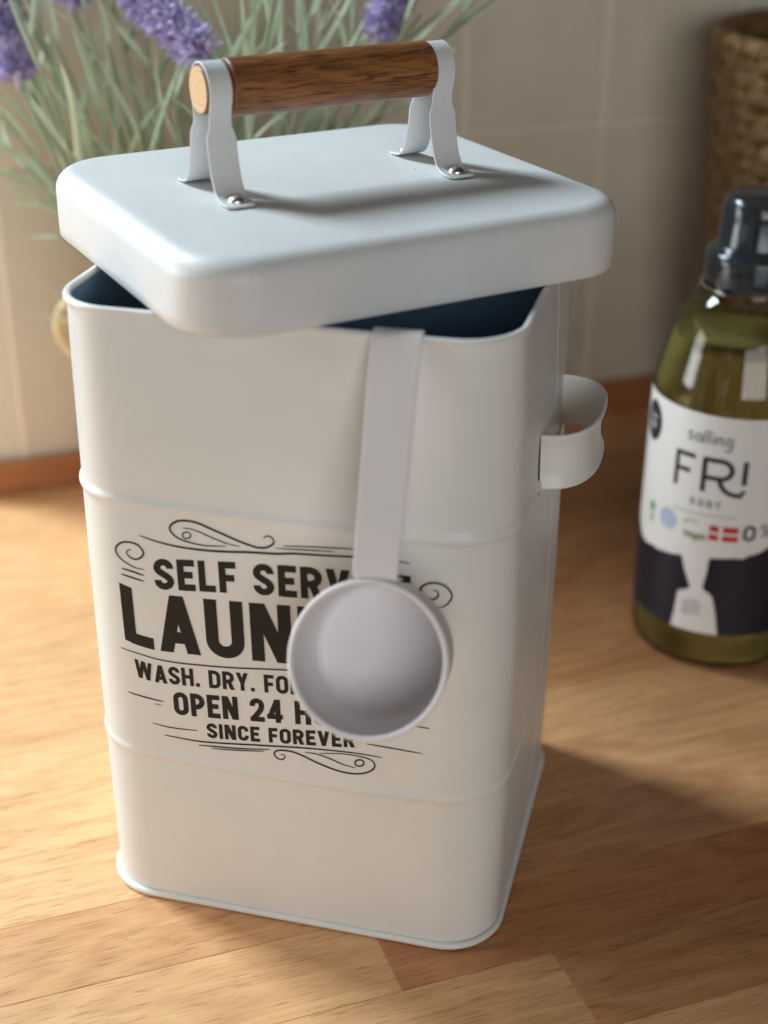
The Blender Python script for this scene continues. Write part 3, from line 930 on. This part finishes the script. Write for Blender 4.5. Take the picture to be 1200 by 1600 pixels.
disc(-39.6, .0801, 5.4, 5.6, 'emblem', M['lblue'])
disc(-56.3, .0815, 2.3, 2.7, 'emblem', M['lgreen'])
lab_strokes([catmull([(0, 5), (2.2, 4.6), (1.6, 2.6), (.2, 2.4), (.4, .6), (2.4, .4)], 4)], .9, blfn(-57.5, .0728), M['lgreen'], 'emblem')
lab_strokes([catmull([(0, 0), (2, 2.2), (5, 2.6), (7.5, 1.6)], 4)], .6, blfn(-26.5, .0812), M['lgreen'], 'emblem')
vg = []
for x, pl in ((0, [(0, 3.4), (1.1, 0), (2.2, 3.4)]), (2.7, [(0, 1.6), (1.7, 1.6), (1.2, 2.7), (.2, 2.2), (.2, .6), (1.6, .3)]), (5.0, [(1.7, 2.6), (.3, 2.2), (.4, .5), (1.7, .9), (1.7, 2.6), (1.6, -.9), (.2, -.9)]),
              (7.3, [(1.7, 2.6), (.3, 2.2), (.4, .3), (1.6, .8), (1.7, 2.6), (1.8, 0)]), (9.6, [(0, 0), (.1, 2.6), (1.2, 2.6), (1.6, 1.9), (1.7, 0)])):
    vg.append([(x + a, c) for a, c in pl])
lab_strokes(vg, .75, blfn(-26.0, .0742), M['lolive'])
disc(-66.0, .1255, 8.2, 10.6, 'badge', M['ldark'])
lab_strokes([[(-3.4, 2.4), (3.6, 2.4)], [(-3.6, -1.2), (3.2, -1.2)], [(-2.6, -3.4), (2.4, -3.4)]], 1.2, blfn(-66.0, .1255), M['lpic'], 'badge_lettering')

# ------------------------------------------------------------------ the woven basket behind the bottle
M['grass'] = mat('dried_seagrass', (.36, .235, .10), .75)
mt = M['grass']
tc = nd(mt, 'ShaderNodeTexCoord'); n1 = nd(mt, 'ShaderNodeTexNoise'); n1.inputs['Scale'].default_value = 120; n1.inputs['Detail'].default_value = 5
lk(mt, tc.outputs['Object'], n1.inputs['Vector'])
lk(mt, ramp(mt, n1.outputs['Fac'], [(.30, (.07, .036, .012)), (.50, (.19, .11, .042)), (.72, (.36, .24, .11))]).outputs[0], bsdf(mt).inputs['Base Color'])
add_bump(mt, n1.outputs['Fac'], .5, .001)
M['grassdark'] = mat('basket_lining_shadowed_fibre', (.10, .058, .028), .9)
BKC = WE * .434 + WN * .258; BKR = .10; BKH = .267
bk = empty('woven_basket', BKC)
tag(bk, 'tall brown woven seagrass basket standing behind the detergent bottle', 'basket')


def coil_mesh(phase):
    b = MB(); R = 1.0; N = 120; rings = []
    for i in range(N):
        a = 2 * PI * i / N
        bump = 1 + .40 * math.sin(a * 20 + phase)
        rings.append([((BKR + .0042 * bump * math.cos(q) + .0018 * math.sin(a * 20 + phase)) * math.cos(a), (BKR + .0042 * bump * math.cos(q) + .0018 * math.sin(a * 20 + phase)) * math.sin(a), .0062 * (.75 + .25 * bump) * math.sin(q)) for q in [2 * PI * k / 8 for k in range(8)]])
    rings.append(rings[0]); b.loft(rings)
    return b.mesh('coil', M['grass'])


cms = [coil_mesh(0), coil_mesh(PI)]
nco = 27
for i in range(nco):
    z = .006 + i * (BKH - .012) / (nco - 1)
    k = 1 - .24 * (1 - z / BKH) ** 1.3
    link('coil', cms[i % 2], bk, (0, 0, z), (0, 0, .05 * (i % 3)), (k, k, 1))
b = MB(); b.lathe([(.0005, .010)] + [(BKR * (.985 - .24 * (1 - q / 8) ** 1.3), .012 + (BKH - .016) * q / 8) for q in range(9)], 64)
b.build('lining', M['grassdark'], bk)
b = MB()
for s in range(3):
    p = []
    for i in range(180):
        a = 2 * PI * i / 180; q = a * 26 + s * 2 * PI / 3
        p.append(((BKR + .001 + .0032 * math.cos(q)) * math.cos(a), (BKR + .001 + .0032 * math.cos(q)) * math.sin(a), BKH + .0018 + .0030 * math.sin(q)))
    b.tube(p, .0033, 6, True)
b.build('braided_rim', M['grass'], bk)

# ------------------------------------------------------------------ planter and lavender
M['pot'] = mat('cream_glazed_planter', (.62, .55, .44), .45)
M['rope'] = mat('pale_jute_rope', (.62, .47, .27), .85)
M['soil'] = mat('dark_filler', (.05, .04, .03), .9)


def leafmat(name, c0, c1):
    mt = mat(name, c0, .6)
    oi = nd(mt, 'ShaderNodeObjectInfo')
    tc = nd(mt, 'ShaderNodeTexCoord'); n1 = nd(mt, 'ShaderNodeTexNoise'); n1.inputs['Scale'].default_value = 140; n1.inputs['Detail'].default_value = 3
    lk(mt, tc.outputs['Object'], n1.inputs['Vector'])
    ad = nd(mt, 'ShaderNodeMath', operation='MULTIPLY_ADD'); ad.inputs[1].default_value = .6; lk(mt, n1.outputs['Fac'], ad.inputs[0]); 
    hf = nd(mt, 'ShaderNodeMath', operation='MULTIPLY'); hf.inputs[1].default_value = .6; lk(mt, oi.outputs['Random'], hf.inputs[0]); lk(mt, hf.outputs[0], ad.inputs[2])
    r_ = ramp(mt, ad.outputs[0], [(.2, c0), (.8, c1)])
    lk(mt, r_.outputs[0], bsdf(mt).inputs['Base Color'])
    bsdf(mt).inputs['Subsurface Weight'].default_value = 0.0
    # thin leaves let some light through
    tl = nd(mt, 'ShaderNodeBsdfTranslucent'); lk(mt, r_.outputs[0], tl.inputs[0])
    mx = nd(mt, 'ShaderNodeMixShader'); mx.inputs[0].default_value = .3
    lk(mt, bsdf(mt).outputs[0], mx.inputs[1]); lk(mt, tl.outputs[0], mx.inputs[2]); lk(mt, mx.outputs[0], mt.node_tree.nodes['Material Output'].inputs[0])
    return mt


M['leaf'] = leafmat('grey_green_leaf', (.29, .41, .25), (.60, .70, .54))
M['stem'] = leafmat('pale_green_stem', (.28, .36, .22), (.42, .50, .36))
M['petal'] = leafmat('lavender_petal', (.30, .25, .55), (.68, .62, .88))
PC = Vector((-.145, .215, 0))
pot = empty('planter', PC)
tag(pot, 'cream planter with jute ring handles standing behind the tin by the wall', 'planter')
b = MB(); b.lathe([(.0003, .001), (.040, .0008), (.043, .003), (.050, .07), (.056, .138), (.0575, .148), (.0565, .150), (.0540, .148), (.0530, .132), (.0003, .130)], 56)
b.build('vessel', M['pot'], pot, True, 50)
b = MB(); b.lathe([(.0533, .1335), (.030, .1365), (.0003, .138)], 40); b.build('filler', M['soil'], pot)
for ang in (PI * 1.02, PI * .02):
    p = []
    for i in range(26):
        a = 2 * PI * i / 26
        p.append(((.0640 + .0150 * math.cos(a)) * math.cos(ang), (.0640 + .0150 * math.cos(a)) * math.sin(ang), .1310 + .0170 * math.sin(a)))
    b = MB(); b.tube(p, .0036, 8, True); b.build('ring_handle', M['rope'], pot)

lav = empty('lavender_plant', PC + Vector((0, 0, .132)))
tag(lav, 'lavender with grey-green leaves and violet flower spikes behind the tin', 'plant')


def leaf_mesh(L, w, bend):
    b = MB(); rings = []
    for i in range(8):
        t = i / 7; ww = w * (math.sin(PI * (.12 + .88 * t) ** .8) ** .7 if t < 1 else .02) * .5 + .00012
        z = L * t * (1 - .15 * bend * t); y = L * bend * t * t
        rings.append([(-ww, y - .25 * ww, z), (0, y + .25 * ww, z), (ww, y - .25 * ww, z)])
    b.loft(rings, False)
    return b.mesh('leaf', M['leaf'])


LM_ = [leaf_mesh(L, w, bd) for L, w, bd in ((.046, .0028, .18), (.058, .0031, .30), (.068, .0032, .10), (.036, .0026, .40), (.052, .0028, .55))]
rl = random.Random(11)


def path_pt(p0, d0, d1, L, t):
    # a stem that starts along d0 and bends to d1
    return p0 + (d0 * (t - t * t * .5) + d1 * (t * t * .5)) * L


def orient(d, roll):
    q = Vector((0, 0, 1)).rotation_difference(d.normalized())
    return (q.to_matrix() @ Matrix.Rotation(roll, 3, 'Z')).to_euler()


def sprig(base, tip_dir, L, nleaf, t0=.18, bend=None, leafk=1.0):
    d0 = (tip_dir * .6 + Vector((0, 0, .5))).normalized(); d1 = bend if bend is not None else tip_dir.normalized()
    pts = [path_pt(base, d0, d1, L, i / 10) for i in range(11)]
    b = MB(); b.tube(pts, [.0015 - .0008 * i / 10 for i in range(11)], 6)
    st = b.build('stem', M['stem'], lav)
    for k in range(nleaf):
        t = t0 + (1.0 - t0) * (k + rl.random() * .6) / nleaf; t = min(t, 1)
        p = path_pt(base, d0, d1, L, t); dd = (path_pt(base, d0, d1, L, min(1, t + .05)) - path_pt(base, d0, d1, L, max(0, t - .05))).normalized()
        ra = k * 2.4 + rl.random()
        side = dd.orthogonal().normalized(); side.rotate(Matrix.Rotation(ra, 3, dd))
        ld = (dd * rl.uniform(.9, 1.5) + side * rl.uniform(.35, .8)).normalized()
        s = leafk * rl.uniform(.75, 1.2)
        o = link('leaf', rl.choice(LM_), st, p, orient(ld, rl.random() * 6.28), (s, s, s))
    return st, pts


rp = random.Random(4)
for i in range(22):
    a = 2 * PI * (i * .381966 * 1.0 + .02 * rp.random()); rad_ = .043 * math.sqrt((i + .5) / 22)
    base = Vector((math.cos(a) * rad_, math.sin(a) * rad_, 0))
    out = Vector((math.cos(a), math.sin(a) * .45, 0)) * (.25 + .75 * (rad_ / .043))
    d = (Vector((0, 0, 1)) + out * rp.uniform(.35, .80)).normalized()
    sprig(base, d, rp.uniform(.12, .22), rp.randint(6, 9))
# a few stems that lean far out to the left and right
for dx, dy, L in ((-.95, -.05, .17), (-.75, .1, .22), (-1.15, .0, .14), (.75, .05, .20), (.95, .1, .22), (.55, .12, .25), (-.5, -.15, .24)):
    sprig(Vector((.03 * math.copysign(1, dx), 0, .0)), Vector((dx, dy, 1)).normalized(), L, 10)
for dx, dz in ((-1.0, .10),):
    sprig(Vector((-.045, -.02, .004)), Vector((dx, -.1, dz)).normalized(), .030, 2, leafk=.45)


def floret_mesh():
    b = MB()
    for k in range(5):
        a = 2 * PI * k / 5
        c, s = math.cos(a), math.sin(a)
        w = .0011
        def P(r_, t, z): return (r_ * c - t * s, r_ * s + t * c, z)
        b.add([P(.0003, -w * .4, 0), P(.0003, w * .4, 0), P(.0017, w, .0040), P(.0042, 0, .0062), P(.0017, -w, .0040)], [(0, 1, 2, 3, 4)])
    b.lathe([(.0005, 0), (.0013, .0018), (.0009, .0038)], 6)
    return b.mesh('floret', M['petal'])


FM = floret_mesh()


def spike(p0, d, L, rad0=.0105, n=64):
    # flower head: whorls of florets along the end of a stem; p0 is in plant coordinates
    d = d.normalized()
    b = MB(); b.tube([p0 - d * .004, p0 + d * L * .5, p0 + d * L], [.0017, .0015, .0008], 6)
    fs = b.build('flower_spike', M['petal'], lav)
    for k in range(n):
        t = (k + .5) / n; ra = k * 2.39996
        side = d.orthogonal().normalized(); side.rotate(Matrix.Rotation(ra, 3, d))
        r_ = rad0 * (.35 + .65 * math.sin(PI * min(1, .18 + t * .80))) * rl.uniform(.55, 1.0)
        ld = (side * rl.uniform(.7, 1.2) + d * rl.uniform(.1, .7)).normalized()
        s = rl.uniform(1.0, 1.5)
        link('floret', FM, fs, p0 + d * (L * t) + side * r_ * .35, orient(ld, rl.random() * 6), (s, s, s))


def cam_pt(px, py, plane_y):
    # where a sight line of the photograph meets the upright plane y = plane_y, in plant coordinates
    dd = CF + CR * ((px - 600) / 2276.0) - CU * ((py - 800) / 2276.0)
    t = (plane_y - CP.y) / dd.y
    return CP + dd * t - lav.location


def stalk(a, c):
    # slender stem from the pot to a flower head
    mid = (a + c) * .5 + Vector(((c.x - a.x) * -.12, 0, .012))
    pts = [a * (1 - t) ** 2 + mid * 2 * t * (1 - t) + c * t * t for t in [i / 12 for i in range(13)]]
    b = MB(); b.tube(pts, .0013, 6); b.build('stem', M['stem'], lav)


h0 = cam_pt(322, 88, .165); h1 = cam_pt(190, -30, .185)
stalk(Vector((-.01, -.01, 0)), h1 + Vector((-.012, .004, -.03)))
spike(h0, h1 - h0, (h1 - h0).length, .0125, 90)
h0 = cam_pt(28, 128, .175); h1 = cam_pt(-25, -70, .185)
stalk(Vector((-.04, -.01, 0)), h0); spike(h0, h1 - h0, (h1 - h0).length, .0125, 90)
h0 = cam_pt(588, 62, .225); h1 = cam_pt(640, -60, .235)
stalk(Vector((.03, 0, 0)), h0); spike(h0, h1 - h0, (h1 - h0).length, .011, 70)
h0 = cam_pt(112, 12, .25); h1 = cam_pt(120, -110, .26)
stalk(Vector((-.02, .02, 0)), h0); spike(h0, h1 - h0, (h1 - h0).length, .011, 60)
